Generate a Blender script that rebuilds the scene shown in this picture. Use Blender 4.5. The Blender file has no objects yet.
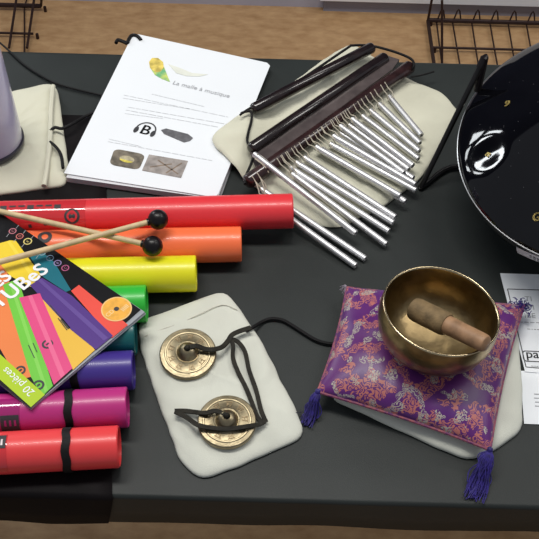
import bpy, bmesh, math, random
from mathutils import Vector, Matrix, noise
random.seed(7)
C = bpy.context.scene.collection
PI = math.pi
T = 0.74            # height of the table top, metres
V = Vector

# ------------------------------------------------------------------ materials
def mat(name, col, rough=.5, metal=0., var=.0, scale=40., bump=0., bscale=200., coat=0., trans=0., sheen=0., ior=1.45, spec=.5, col2=None, stretch=None):
    m = bpy.data.materials.new(name); m.use_nodes = True
    nt = m.node_tree; b = nt.nodes['Principled BSDF']
    b.inputs['Base Color'].default_value = (*col, 1); b.inputs['Roughness'].default_value = rough
    b.inputs['Metallic'].default_value = metal; b.inputs['Coat Weight'].default_value = coat
    b.inputs['Coat Roughness'].default_value = .05
    b.inputs['Transmission Weight'].default_value = trans; b.inputs['IOR'].default_value = ior
    b.inputs['Sheen Weight'].default_value = sheen; b.inputs['Specular IOR Level'].default_value = spec
    tc = nt.nodes.new('ShaderNodeTexCoord'); mp = nt.nodes.new('ShaderNodeMapping')
    nt.links.new(tc.outputs['Object'], mp.inputs['Vector'])
    if stretch: mp.inputs['Scale'].default_value = stretch
    if var or col2:
        n = nt.nodes.new('ShaderNodeTexNoise'); n.inputs['Scale'].default_value = scale; n.inputs['Detail'].default_value = 6
        nt.links.new(mp.outputs[0], n.inputs['Vector'])
        r = nt.nodes.new('ShaderNodeValToRGB')
        a = col2 or tuple(max(0, c*(1-var)) for c in col); z = col if col2 else tuple(min(1, c*(1+var)) for c in col)
        r.color_ramp.elements[0].position = .35; r.color_ramp.elements[1].position = .65
        r.color_ramp.elements[0].color = (*a, 1); r.color_ramp.elements[1].color = (*z, 1)
        nt.links.new(n.outputs['Fac'], r.inputs['Fac']); nt.links.new(r.outputs['Color'], b.inputs['Base Color'])
    if bump:
        n = nt.nodes.new('ShaderNodeTexNoise'); n.inputs['Scale'].default_value = bscale; n.inputs['Detail'].default_value = 4
        nt.links.new(mp.outputs[0], n.inputs['Vector'])
        bp = nt.nodes.new('ShaderNodeBump'); bp.inputs['Strength'].default_value = bump; bp.inputs['Distance'].default_value = .002
        nt.links.new(n.outputs['Fac'], bp.inputs['Height']); nt.links.new(bp.outputs['Normal'], b.inputs['Normal'])
    return m

def brocade():
    m = mat('purple_brocade', (.05, .006, .10), .38, sheen=.15)
    nt = m.node_tree; b = nt.nodes['Principled BSDF']; N = nt.nodes.new; L = nt.links.new
    tc = N('ShaderNodeTexCoord')
    def math_(op, a, c, clamp=False):
        n = N('ShaderNodeMath'); n.operation = op; n.use_clamp = clamp
        for i, x in enumerate((a, c)):
            if hasattr(x, 'links'): L(x, n.inputs[i])
            else: n.inputs[i].default_value = x
        return n.outputs[0]
    def noise_(scale, off, detail=1.):
        mp = N('ShaderNodeMapping'); mp.inputs['Location'].default_value = off; L(tc.outputs['Object'], mp.inputs['Vector'])
        n = N('ShaderNodeTexNoise'); n.inputs['Scale'].default_value = scale; n.inputs['Detail'].default_value = detail
        L(mp.outputs[0], n.inputs['Vector']); return n
    def swirl(scale, dist, off):
        mp = N('ShaderNodeMapping'); mp.inputs['Location'].default_value = off; L(tc.outputs['Object'], mp.inputs['Vector'])
        w = N('ShaderNodeTexVoronoi'); w.feature = 'F1'; w.inputs['Scale'].default_value = scale
        nz = noise_(scale*1.1, off, 1.)
        mx = N('ShaderNodeMix'); mx.data_type = 'VECTOR'; mx.inputs[0].default_value = dist
        L(mp.outputs[0], mx.inputs[4]); L(nz.outputs['Color'], mx.inputs[5]); L(mx.outputs[1], w.inputs['Vector'])
        s = math_('MULTIPLY', w.outputs['Distance'], 25.); s = math_('SINE', s, 0.)
        return math_('GREATER_THAN', s, -.12)
    mA = math_('GREATER_THAN', noise_(56, (0, 0, 0), 1.2).outputs['Fac'], .485)
    mB = math_('GREATER_THAN', noise_(60, (3.3, 1.7, .4), 1.2).outputs['Fac'], .575)
    A = math_('MULTIPLY', mA, swirl(84, .025, (0, 0, 0))); B = math_('MULTIPLY', mB, swirl(92, .03, (1, 2, 3)))
    mag = noise_(22, (5, 5, 5)).outputs['Fac']
    base = N('ShaderNodeMix'); base.data_type = 'RGBA'; L(mag, base.inputs[0])
    base.inputs[6].default_value = (.060, .008, .14, 1); base.inputs[7].default_value = (.14, .016, .15, 1)
    m1 = N('ShaderNodeMix'); m1.data_type = 'RGBA'; L(A, m1.inputs[0]); L(base.outputs[2], m1.inputs[6]); m1.inputs[7].default_value = (.44, .14, .125, 1)
    m2 = N('ShaderNodeMix'); m2.data_type = 'RGBA'; L(B, m2.inputs[0]); L(m1.outputs[2], m2.inputs[6]); m2.inputs[7].default_value = (.40, .355, .31, 1)
    L(m2.outputs[2], b.inputs['Base Color'])
    bp = N('ShaderNodeBump'); bp.inputs['Strength'].default_value = .35; bp.inputs['Distance'].default_value = .001
    L(math_('ADD', A, B), bp.inputs['Height']); L(bp.outputs['Normal'], b.inputs['Normal'])
    return m

def floor_mat():
    m = mat('wood_floor', (.45, .28, .135), .5)
    nt = m.node_tree; b = nt.nodes['Principled BSDF']; N = nt.nodes.new; L = nt.links.new
    tc = N('ShaderNodeTexCoord'); mp = N('ShaderNodeMapping'); mp.inputs['Scale'].default_value = (5, 11, 1); L(tc.outputs['Object'], mp.inputs['Vector'])
    n = N('ShaderNodeTexNoise'); n.inputs['Scale'].default_value = 4.; n.inputs['Detail'].default_value = 9; n.inputs['Roughness'].default_value = .65; L(mp.outputs[0], n.inputs['Vector'])
    r = N('ShaderNodeValToRGB'); r.color_ramp.elements[0].position = .3; r.color_ramp.elements[1].position = .7
    r.color_ramp.elements[0].color = (.36, .205, .092, 1); r.color_ramp.elements[1].color = (.54, .345, .175, 1)
    L(n.outputs['Fac'], r.inputs['Fac'])
    br = N('ShaderNodeTexBrick'); br.inputs['Scale'].default_value = 1.; br.inputs['Brick Width'].default_value = 9.; br.inputs['Row Height'].default_value = 6.
    br.inputs['Mortar Size'].default_value = .0012; L(tc.outputs['Object'], br.inputs['Vector'])
    br.inputs['Color1'].default_value = (1, 1, 1, 1); br.inputs['Color2'].default_value = (.93, .93, .93, 1); br.inputs['Mortar'].default_value = (.55, .5, .45, 1)
    mx = N('ShaderNodeMix'); mx.data_type = 'RGBA'; mx.blend_type = 'MULTIPLY'; mx.inputs[0].default_value = 1.
    L(r.outputs['Color'], mx.inputs[6]); L(br.outputs['Color'], mx.inputs[7]); L(mx.outputs[2], b.inputs['Base Color'])
    return m

# ------------------------------------------------------------------ geometry collector
class G:
    def __init__(s): s.v = []; s.f = []; s.m = []; s.mi = 0
    def add(s, vs, fs):
        o = len(s.v); s.v += [tuple(x) for x in vs]; s.f += [tuple(i+o for i in f) for f in fs]; s.m += [s.mi]*len(fs); return s
    def use(s, i): s.mi = i; return s
    def box(s, a, b):
        (x0, y0, z0), (x1, y1, z1) = a, b
        return s.add([(x0,y0,z0),(x1,y0,z0),(x1,y1,z0),(x0,y1,z0),(x0,y0,z1),(x1,y0,z1),(x1,y1,z1),(x0,y1,z1)],
              [(3,2,1,0),(4,5,6,7),(0,1,5,4),(1,2,6,5),(2,3,7,6),(3,0,4,7)])
    def prism(s, pts, th, up=(0, 0, 1)):
        u = V(up)*th; n = len(pts); P_ = [V(p) for p in pts]
        a = sum(((P_[i]-P_[0]).cross(P_[(i+1) % n]-P_[0]) for i in range(n)), V((0,0,0)))
        if a.dot(V(up)) < 0: P_.reverse()
        return s.add(P_+[p+u for p in P_], [tuple(range(n-1, -1, -1)), tuple(range(n, 2*n))]+[(i, (i+1) % n, n+(i+1) % n, n+i) for i in range(n)])
    def rings(s, rings, closed=False, cap0=False, cap1=False):
        n = len(rings[0]); k = len(rings); fs = []
        for j in range(k if closed else k-1):
            a, b = j*n, ((j+1) % k)*n
            fs += [(a+i, a+(i+1) % n, b+(i+1) % n, b+i) for i in range(n)]
        if cap0: fs.append(tuple(range(n-1, -1, -1)))
        if cap1: fs.append(tuple((k-1)*n+i for i in range(n)))
        return s.add([p for r in rings for p in r], fs)
    def tube(s, pts, r, n=10, caps=True, smooth=0):
        pts = [V(p) for p in pts]
        if smooth: pts = spline(pts, smooth)
        rr = r if isinstance(r, (list, tuple)) else None
        fr = frames(pts); R = []
        for i, (p, (t, a, b)) in enumerate(zip(pts, fr)):
            q = r if rr is None else rr[0]+(rr[-1]-rr[0])*i/(len(pts)-1)
            R.append([p+a*math.cos(2*PI*k/n)*q+b*math.sin(2*PI*k/n)*q for k in range(n)])
        return s.rings(R, False, caps, caps)
    def pipe(s, p0, p1, ro, ri, n=48, ext=.0012):
        p0, p1 = V(p0), V(p1); t = (p1-p0).normalized(); a = t.cross(V((0,0,1))).normalized(); b = a.cross(t)
        L_ = (p1-p0).length
        prof = [(0, ri), (0, ro-ext), (ext, ro), (L_-ext, ro), (L_, ro-ext), (L_, ri), (L_-.2*ext, ri-ext*.3)]
        R = [[p0+t*h+a*math.cos(2*PI*k/n)*q-b*math.sin(2*PI*k/n)*q for k in range(n)] for h, q in prof]
        return s.rings(R, True)
    def lathe(s, prof, M=None, n=64, closed=False):
        M = M or Matrix.Identity(4); R = []; 
        for (r, z) in prof:
            r = max(r, 1e-5); R.append([M @ V((r*math.cos(2*PI*k/n), r*math.sin(2*PI*k/n), z)) for k in range(n)])
        return s.rings(R, closed)
    def ribbon(s, pts, w, th, up=(0, 0, 1), smooth=0, tw=None):
        pts = [V(p) for p in pts]
        if smooth: pts = spline(pts, smooth)
        R = []; up = V(up)
        for i, p in enumerate(pts):
            t = (pts[min(i+1, len(pts)-1)]-pts[max(i-1, 0)]).normalized()
            sd = t.cross(up); sd = sd.normalized() if sd.length > 1e-4 else V((1,0,0)); u = sd.cross(t)
            R.append([p-sd*w/2-u*th/2, p+sd*w/2-u*th/2, p+sd*w/2+u*th/2, p-sd*w/2+u*th/2])
        return s.rings(R, False, True, True)
    def ball(s, c, r, n=24, sq=(1, 1, 1)):
        c = V(c); R = [[c+V((sq[0]*r*math.sin(PI*j/(n//2))*math.cos(2*PI*k/n), sq[1]*r*math.sin(PI*j/(n//2))*math.sin(2*PI*k/n), -sq[2]*r*math.cos(PI*j/(n//2)))) for k in range(n)] for j in range(1, n//2)]
        return s.rings(R, False, True, True)

def spline(pts, k, closed=False):
    out = []; n = len(pts)
    for i in range(n if closed else n-1):
        g = (lambda j: pts[j % n]) if closed else (lambda j: pts[max(0, min(n-1, j))])
        a, b, c, d = g(i-1), g(i), g(i+1), g(i+2)
        for q in range(k):
            t = q/k
            out.append(.5*((2*b)+(c-a)*t+(2*a-5*b+4*c-d)*t*t+(3*b-a-3*c+d)*t**3))
    if not closed: out.append(pts[-1])
    return out
def frames(pts):
    fr = []; a = None
    for i in range(len(pts)):
        t = (pts[min(i+1, len(pts)-1)]-pts[max(i-1, 0)]).normalized()
        if a is None:
            a = t.cross(V((0, 0, 1)));  a = a.normalized() if a.length > 1e-3 else V((1, 0, 0))
        else:
            a = a-t*a.dot(t); a = a.normalized() if a.length > 1e-6 else t.orthogonal().normalized()
        fr.append((t, a, a.cross(t)*-1))
    return fr

WL = {}
def mk(name, g, mats, parent=None, smooth=True, angle=40, base=None):
    mats = mats if isinstance(mats, (list, tuple)) else [mats]
    if parent is None:
        if base is None:
            xs = [v[0] for v in g.v]; ys = [v[1] for v in g.v]; zs = [v[2] for v in g.v]
            base = ((min(xs)+max(xs))/2, (min(ys)+max(ys))/2, min(zs))
        o0 = V(base)
    else: o0 = WL[parent.name]
    me = bpy.data.meshes.new(name); me.from_pydata([V(v)-o0 for v in g.v], [], g.f)
    for m in mats: me.materials.append(m)
    me.polygons.foreach_set('material_index', g.m)
    bm = bmesh.new(); bm.from_mesh(me); bmesh.ops.recalc_face_normals(bm, faces=bm.faces); bm.to_mesh(me); bm.free()
    if smooth:
        me.polygons.foreach_set('use_smooth', [True]*len(me.polygons)); me.set_sharp_from_angle(angle=math.radians(angle))
    o = bpy.data.objects.new(name, me); C.objects.link(o)
    if parent is None: o.location = o0
    else: o.parent = parent
    WL[o.name] = o0
    return o
def empty(name, loc):
    o = bpy.data.objects.new(name, None); C.objects.link(o); o.location = loc; o.empty_display_size = .02; WL[o.name] = V(loc); return o
def tag(o, label, cat, group=None):
    o['label'] = label; o['category'] = cat
    if group: o['group'] = group
    return o
def struct(o): o['kind'] = 'structure'; return o

def text_geo(g, txt, org, xd, yd, size, th=.0002, align='LEFT', lift=0.):
    cu = bpy.data.curves.new('t', 'FONT'); cu.body = txt; cu.size = 1.; cu.align_x = align; cu.resolution_u = 3
    ob = bpy.data.objects.new('t', cu); C.objects.link(ob); bpy.context.view_layer.update()
    me = bpy.data.meshes.new_from_object(ob.evaluated_get(bpy.context.evaluated_depsgraph_get()))
    xd, yd = V(xd), V(yd); n = xd.cross(yd).normalized(); org = V(org)
    g.add([org+xd*v.co.x*size+yd*v.co.y*size+n*(th+lift) for v in me.vertices], [tuple(p.vertices) for p in me.polygons])
    bpy.data.objects.remove(ob); bpy.data.curves.remove(cu); bpy.data.meshes.remove(me)

def cyl_patch(g, p0, p1, R, s0, s1, a0, a1, off=.0003, n=14):
    # a patch wrapped on a cylinder: s along the axis in metres from p0, angle 0 = straight up, + towards the viewer (-y)
    p0, p1 = V(p0), V(p1); t = (p1-p0).normalized(); sd = V((0, 0, 1)).cross(t).normalized(); up = t.cross(sd)
    R += off; A = [p0+t*s0+(up*math.cos(a0+(a1-a0)*k/n)+sd*math.sin(a0+(a1-a0)*k/n))*R for k in range(n+1)]
    B = [a+t*(s1-s0) for a in A]
    return g.add(A+B, [(k, k+1, n+2+k, n+1+k) for k in range(n)])
def cyl_point(p0, p1, R, s, a, off=.0005):
    p0, p1 = V(p0), V(p1); t = (p1-p0).normalized(); sd = V((0, 0, 1)).cross(t).normalized(); up = t.cross(sd)
    return p0+t*s+(up*math.cos(a)+sd*math.sin(a))*(R+off)
def cyl_ring(g, p0, p1, R, s, a, r0, r1, n=28, off=.0005):
    A = [cyl_point(p0, p1, R, s+r0*math.cos(2*PI*k/n), a+r0*math.sin(2*PI*k/n)/R, off) for k in range(n)]
    B = [cyl_point(p0, p1, R, s+r1*math.cos(2*PI*k/n), a+r1*math.sin(2*PI*k/n)/R, off) for k in range(n)]
    return g.rings([A, B])

def roundpoly(pts, step=.005, passes=5):
    out = []; n = len(pts)
    for i in range(n):
        a, b = pts[i], pts[(i+1) % n]; m = max(1, int((b-a).length/step))
        out += [a+(b-a)*(q/m) for q in range(m)]
    out = [p+V((noise.noise(p*60), noise.noise(p*60+V((5, 5, 5))), 0))*.0022 for p in out]
    for _ in range(passes):
        n = len(out); out = [out[i-1]*.25+out[i]*.5+out[(i+1) % n]*.25 for i in range(n)]
    return out
def pouch(outline, t, wr=.002, seed=0., zb=None, passes=5, sharp=2.6, ws=28., lift=None):
    zb = T if zb is None else zb
    o = roundpoly([V((p[0], p[1], 0)) for p in outline], .005, passes); n = len(o)
    c = sum(o, V((0, 0, 0)))/n; R = []
    def ring(s, z): return [c+(p-c)*s+V((0, 0, z)) for p in o]
    R.append(ring(.0, zb+.0004)); R.append(ring(.5, zb+.0004)); R.append(ring(.985, zb+.0004)); R.append(ring(1., zb+t*.18))
    for s in (.992, .975, .95, .91, .85, .77, .68, .57, .45, .33, .21, .1, .0):
        row = []
        for p in ring(s, 0):
            h = t*(.25+.75*(1-s**sharp)**.6)
            w = noise.noise(V((p.x*ws, p.y*ws, seed)))+.5*noise.noise(V((p.x*ws*2.3, p.y*ws*2.3, seed+5)))
            fine = abs(noise.noise(V((p.x*ws*1.4+7, p.y*ws*.6, seed+9))))
            crease = max(0., 1-5.5*abs(noise.noise(V((p.x*ws*.55+3, p.y*ws*.9, seed+13)))))
            row.append(V((p.x, p.y, zb+max(.0015, h-wr*(.35+.5*w+.5*fine-.6*crease)*min(1, (1-s)*7)))))
        R.append(row)
    if lift: R = [[p+V((0, 0, lift(p))) for p in r] for r in R]
    g = G(); g.rings(R); return g, o, c
# ------------------------------------------------------------------ palette
M_cloth = mat('dark_grey_cloth', (.0195, .0236, .0226), .5, spec=.35, var=.12, scale=9, bump=.12, bscale=900)
M_black_cloth = mat('black_fabric', (.0050, .0036, .0042), .65, spec=.15, var=.2, scale=20, bump=.2, bscale=700)
M_floor = floor_mat()
M_wall = mat('lavender_wall', (.42, .41, .49), .7, var=.04, scale=6)
M_white = mat('white_laminate', (.80, .82, .86), .4, var=.02, scale=8)
M_plinth = mat('grey_plinth', (.25, .25, .31), .6, var=.05, scale=10)
M_wire = mat('dark_wire', (.030, .014, .012), .45, .4, var=.2, scale=60)
M_steel = mat('grey_metal', (.35, .35, .36), .35, 1., var=.05, scale=50)
M_cream = mat('cream_cotton', (.60, .59, .47), .9, var=.05, scale=14, bump=.25, bscale=1200, sheen=.1)
M_natural = mat('natural_cotton', (.64, .65, .57), .9, var=.04, scale=14, bump=.25, bscale=1200, sheen=.1)
M_seam = mat('cotton_seam', (.60, .58, .50), .9, var=.08, scale=300)
M_cord = mat('black_cord', (.004, .0035, .004), .6, spec=.3, var=.3, scale=200, bump=.3, bscale=1500)
M_leather = mat('dark_leather_cord', (.017, .015, .010), .65, spec=.3, var=.35, scale=150, bump=.4, bscale=900)
M_paper = mat('white_paper', (.80, .83, .86), .45, var=.01, scale=10, coat=.25)
M_page = mat('page_edges', (.66, .67, .70), .6, var=.12, scale=8, stretch=(1, 1, 220))
M_ink = mat('grey_ink', (.60, .62, .64), .6, var=.1, scale=300)
M_inkd = mat('dark_ink', (.035, .035, .04), .6, var=.1, scale=200)
M_inkm = mat('mid_ink', (.36, .37, .39), .6, var=.1, scale=200)
M_black = mat('printed_black', (.006, .006, .007), .3, var=.1, scale=60, spec=.3)
M_wood = mat('pale_beech', (.62, .47, .27), .5, var=.14, scale=60, stretch=(1, 1, 1))
M_ballm = mat('black_rubber', (.006, .004, .005), .33, spec=.4, var=.2, scale=60)
M_rose = mat('rosewood_lacquer', (.026, .0105, .010), .22, var=.45, scale=50, coat=.3)
M_ebony = mat('dark_lacquered_wood', (.012, .0065, .0065), .2, var=.4, scale=50, coat=.4)
M_alu = mat('polished_aluminium', (.68, .68, .69), .48, 1., var=.03, scale=80)
M_bore_shade = mat('bore_shade', (.05, .05, .055), .5, .6, var=.1, scale=80)
M_thread = mat('beige_thread', (.55, .50, .40), .8, var=.1, scale=300)
M_drum = mat('black_gloss_lacquer', (.002, .002, .003), .05, var=.1, scale=30, spec=.5, bump=.03, bscale=22)
M_rim = mat('bare_rim_edge', (.5, .5, .5), .3, .9, var=.05, scale=90)
M_gold = mat('gold_sticker', (.50, .38, .12), .35, .5, var=.1, scale=200)
M_brass = mat('aged_brass', (.30, .22, .11), .31, 1., var=.35, scale=35, bump=.25, bscale=90)
M_lip = mat('bright_brass_lip', (.52, .42, .26), .22, 1., var=.1, scale=70)
M_bronze = mat('cast_bronze', (.31, .26, .165), .38, 1., var=.22, scale=90, bump=.12, bscale=300)
M_bronze_d = mat('bronze_relief', (.16, .12, .07), .45, 1., var=.3, scale=200)
M_malletw = mat('rosy_wood', (.28, .16, .085), .5, var=.3, scale=55, bump=.15, bscale=160)
M_felt = mat('tan_suede', (.18, .12, .055), .75, var=.3, scale=70, bump=.3, bscale=400)
M_broc = brocade()
M_pipe = mat('salmon_piping', (.36, .10, .11), .5, var=.5, scale=220, col2=(.10, .015, .12))
M_tass = mat('indigo_tassel', (.022, .012, .16), .6, var=.4, scale=200, sheen=.1)
M_vessel = mat('lavender_plastic', (.46, .42, .66), .22, var=.3, scale=9, trans=.15, coat=.3, col2=(.74, .74, .84))
M_vring = mat('dark_ring', (.018, .016, .03), .35, var=.2, scale=60)
M_label = mat('off_white_label', (.62, .62, .62), .4, var=.05, scale=80)
M_sleeve = mat('grey_page_edge', (.34, .36, .39), .35, var=.12, scale=30)
M_whiteink = mat('white_print', (.86, .86, .88), .4, var=.01, scale=60)
def plastic(n, c, r=.36): return mat(n, c, r, var=.03, scale=12, coat=.1)

# ------------------------------------------------------------------ the room
struct(mk('floor', G().box((-2.6, -1.2, -.03), (2.6, 2.42, 0)), M_floor, smooth=False))
struct(mk('wall_back', G().box((-3.4, 2.36, 0), (2.6, 2.42, .40)).use(1).box((-3.4, 2.36, .40), (2.6, 2.42, 2.8)), [M_wall, mat('navy_reflection_wall', (.018, .024, .055), .7, var=.05, scale=6)], smooth=False))  # upper wall is out of view, made navy to darken the drum's reflection

cab = tag(empty('low_cabinet', (.93, 2.33, 0)), 'white low cabinet against the lavender wall behind the wire rack', 'cabinet')
x0c = 0.12244; 
mk('body', G().box((x0c, 2.325, .046), (1.75, 2.359, .85)), M_white, cab, smooth=False)
mk('plinth', G().box((x0c+.012, 2.343, 0), (1.74, 2.359, .046)), M_plinth, cab, smooth=False)

# wire racks standing on the floor beyond the table
def rack(label, back0, back1, front_y, wires, braces, base, hooks=True):
    r = tag(empty('wire_rack', base), label, 'rack', 'wire racks on the floor')
    zf = .016; b0, b1 = V(back0), V(back1)
    mk('back_rail', G().tube([b0, b1], .0065, 8), M_wire, r)
    mk('front_rail', G().tube([(b0.x, front_y, zf), (b1.x, front_y, zf)], .0035, 8), M_wire, r)
    mk('end_rail', G().tube([(b0.x, b0.y, zf), (b0.x, front_y-.12, zf)], .005, 8), M_wire, r) if hooks else None
    for (xb, xf) in wires:
        y0 = b0.y; y1 = front_y-.12; g = G()
        g.tube([(xf, y1, zf-.004), (xf+(xb-xf)*.5, (y0+y1)/2, zf-.004), (xb, y0-.004, zf-.002)] + ([(xb+.008, y0+.004, zf+.030), (xb+.012, y0+.006, zf+.036), (xb+.016, y0+.005, zf+.030), (xb+.024, y0, zf-.002)] if hooks else [(xb, y0+.12, zf)]), .0023, 6)
        mk('grid_wire', g, M_wire, r)
    for a in braces: mk('upright', G().tube(a, .0036, 8), M_wire, r)
    for x in (b0.x+.01, b1.x-.01):
        for y in (b0.y, front_y): mk('foot', G().tube([(x, y, 0), (x, y, zf)], .0045, 8), M_wire, r)
    return r
zr = -.722
RA = (0.4282,2.28792,0.018); RB = (0.80056,2.28587,0.018); RF = (0.45081,2.16613,0.018)
WR = [(0.45254,2.29736,0.012),(0.4981,2.2994,0.012),(0.55226,2.30182,0.012),(0.60362,2.30412,0.012),(0.65504,2.30642,0.012),(0.70652,2.30873,0.012),(0.75805,2.31104,0.012)]; WF = [(0.45047,2.10857,0.012),(0.49946,2.11067,0.012),(0.54849,2.11276,0.012),(0.60031,2.11498,0.012),(0.64808,2.11703,0.012),(0.69864,2.11919,0.012),(0.74652,2.12124,0.012)]
rack('dark wire rack beyond the black drum, its wires ending in upright hooks', RA, (RB[0], RA[1], RA[2]), RF[1],
     [(a[0], b[0]) for a, b in zip(WR, WF)], [[RA, (RA[0]+.004, RA[1]+.002, .30)], [(0.44857,2.08379,0.018), (0.4418,2.11411,0.08), (0.42956,2.14893,0.18)]], (RA[0]+.15, RA[1]-.1, 0))
LA = (-0.66742,2.30466,0.018); LB = (-0.9809,2.29994,0.018); LF = (-0.68147,2.17891,0.018)
WR = [(-0.71481,2.32552,0.012),(-0.85044,2.31932,0.012),(-0.91248,2.31649,0.012)]; WF = [(-0.67067,2.06908,0.012),(-0.83808,2.0619,0.012),(-0.907,2.05895,0.012)]
rack('dark wire rack on the floor behind the lavender vessel', LA, (LB[0], LA[1], LA[2]), LF[1],
     [(a[0], b[0]) for a, b in zip(WR, WF)], [[(-0.72055,2.11083,0.018), (-0.72912,2.3271,0.06)], [(-0.67222,2.11293,0.018), (-0.68053,2.33907,0.06)], [LA, (-0.63239,2.24987,0.14)]], (LA[0]-.15, LA[1]-.1, 0), hooks=False)

# ------------------------------------------------------------------ table
YF, YB = .4507, 1.1727
tb = tag(empty('folding_table', (.05, (YF+YB)/2, 0)), 'long table under a dark grey cloth holding all the instruments', 'table')
mk('tabletop', G().box((-.86, YF+.006, T-.032), (.96, YB-.006, T-.0035)), M_steel, tb, smooth=False)
for x in (-.80, .90):
    for y in (YF+.06, YB-.06):
        mk('leg', G().tube([(x, y, 0), (x, y, T-.03)], .016, 14), M_steel, tb)
# cloth: one sheet folded over both long edges
g = G(); prof = []
DROP = .055
prof += [(YF-.004, T-DROP), (YF-.003, T-.03)]
for k in range(7): a = PI-k*PI/12; prof.append((YF+.002+.005*math.cos(a), T-.005+.005*math.sin(a)))
for k in range(1, 24): prof.append((YF+.012+(YB-YF-.024)*k/24, T))
for k in range(7): a = PI/2-k*PI/12; prof.append((YB-.009+.012*math.cos(a), T-.012+.012*math.sin(a)))
prof += [(YB+.003, T-.04), (YB+.004, T-.16)]
NX = 90; top = []
for i in range(NX+1):
    x = -.88+1.86*i/NX
    top.append([(x, y+(.0025*noise.noise(V((x*9, 1, 0))) if z < T-.01 else 0), z+(.004*noise.noise(V((x*5, 7, 0))) if z < T-.05 else 0)) for y, z in prof])
vs = [p for r in top for p in r]; n = len(prof)
g.add(vs, [(i*n+j, i*n+j+1, (i+1)*n+j+1, (i+1)*n+j) for i in range(NX) for j in range(n-1)])
cl = mk('tablecloth', g, M_cloth, angle=70); tag(cl, 'dark grey cloth covering the whole table top', 'tablecloth')
so = cl.modifiers.new('thick', 'SOLIDIFY'); so.thickness = .003; so.offset = -1

# black fabric sheet over the left end, hanging over the front edge
e0 = V((-0.23714,1.02701,0.742)); e1 = V((-0.15576,0.45671,0.742)); bx = e1.x+(e1-e0).x*.03
g = G(); rows = []
ys = [e0.y+(YF+.012-e0.y)*k/20 for k in range(21)]
pr = [(y, T+.0022) for y in ys] + [(YF+.002-.0078*math.sin(k*PI/12), T-.005+.0078*math.cos(k*PI/12)) for k in range(1, 7)] + [(YF-.0065, T-.03), (YF-.0072, T-.0515)]
for (y, z) in pr:
    xr = e0.x+(e1.x-e0.x)*(e0.y-y)/(e0.y-e1.y)-max(0., T-.004-z)*.2; row = []
    for k in range(31):
        x = -.80+(xr+.80)*k/30
        d = max(0., T-.006-z)
        row.append((x, y-(.002+.0025*noise.noise(V((x*16, 3, 0))))*(d > 0), z+.0008*abs(noise.noise(V((x*12, y*12, 2))))*(d == 0)))
    rows.append(row)
vs = [p for r in rows for p in r]
g.add(vs, [(i*31+j, i*31+j+1, (i+1)*31+j+1, (i+1)*31+j) for i in range(len(rows)-1) for j in range(30)])
bc = mk('black_fabric', g, M_black_cloth, angle=75); tag(bc, 'black fabric sheet under the coloured tubes, hanging over the table edge', 'fabric')
so = bc.modifiers.new('thick', 'SOLIDIFY'); so.thickness = .0015; so.offset = -1

# ------------------------------------------------------------------ cream bag, lavender vessel, cable (far left)
g, o, c = pouch([(-0.48995,1.02713,0.744),(-0.41875,1.05583,0.744),(-0.38129,1.06831,0.744),(-0.32232,1.093,0.744),(-0.31118,1.07785,0.744),(-0.29227,1.00373,0.744),(-0.26977,0.91179,0.744),(-0.26969,0.88571,0.744),(-0.32757,0.87256,0.744),(-0.43807,0.84511,0.744)], .016, .004, 2., sharp=5.)
bag = tag(empty('cotton_bag', (c.x, c.y, T)), 'cream cotton bag lying under the lavender vessel', 'bag')
mk('bag_body', g, M_cream, bag, angle=80)
mk('fold', G().tube([(-0.31536,1.07138,0.7565),(-0.30969,1.02001,0.7565),(-0.30095,0.95924,0.7565),(-0.29594,0.90552,0.7565),(-0.29424,0.8724,0.7565)], .0035, 8, smooth=6), M_cream, bag)
mk('drawstring', G().tube([(-0.30341,0.97544,0.758),(-0.2978,0.98272,0.758),(-0.28799,0.98109,0.758),(-0.27581,0.99072,0.758)]+[(-0.26387,1.01469,0.75),(-0.25006,1.02574,0.75)], .0022, 8, smooth=6).tube([(-0.29962,0.95318,0.7585),(-0.29003,0.94377,0.7585)]+[(-0.2814,0.93023,0.757),(-0.27488,0.90582,0.757)], .0022, 8, smooth=6), M_cord, bag)

vb = V((-0.38193,0.94797,0.7585)); ves = tag(empty('tapered_vessel', vb), 'pale lavender plastic vessel with a dark base ring, standing on the cream bag', 'vessel')
g = G(); g.lathe([(0, .004), (.0455, .004), (.0468, .008), (.0468, .03), (.0462, .08), (.0455, .13), (.0448, .185), (.038, .20), (.0, .206)], Matrix.Translation(vb), 72)
mk('vessel_body', g, M_vessel, ves)
g = G(); g.lathe([(0, 0), (.047, 0), (.0485, .002), (.0487, .007), (.047, .009), (.0472, .0085), (0, .0035)], Matrix.Translation(vb), 72)
mk('base_ring', g, M_vring, ves)
tag(mk('cable', G().tube([(-0.4273,1.19512,0.7435),(-0.4045,1.1717,0.7435),(-0.3741,1.13732,0.7435),(-0.34619,1.11303,0.7435),(-0.31817,1.09379,0.7435),(-0.28735,1.08166,0.7435),(-0.24374,1.06801,0.7435),(-0.21226,1.05623,0.7435)], .0015, 8, smooth=6), M_cord), 'thin dark cable lying across the cloth between vessel and white booklet', 'cable')

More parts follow.
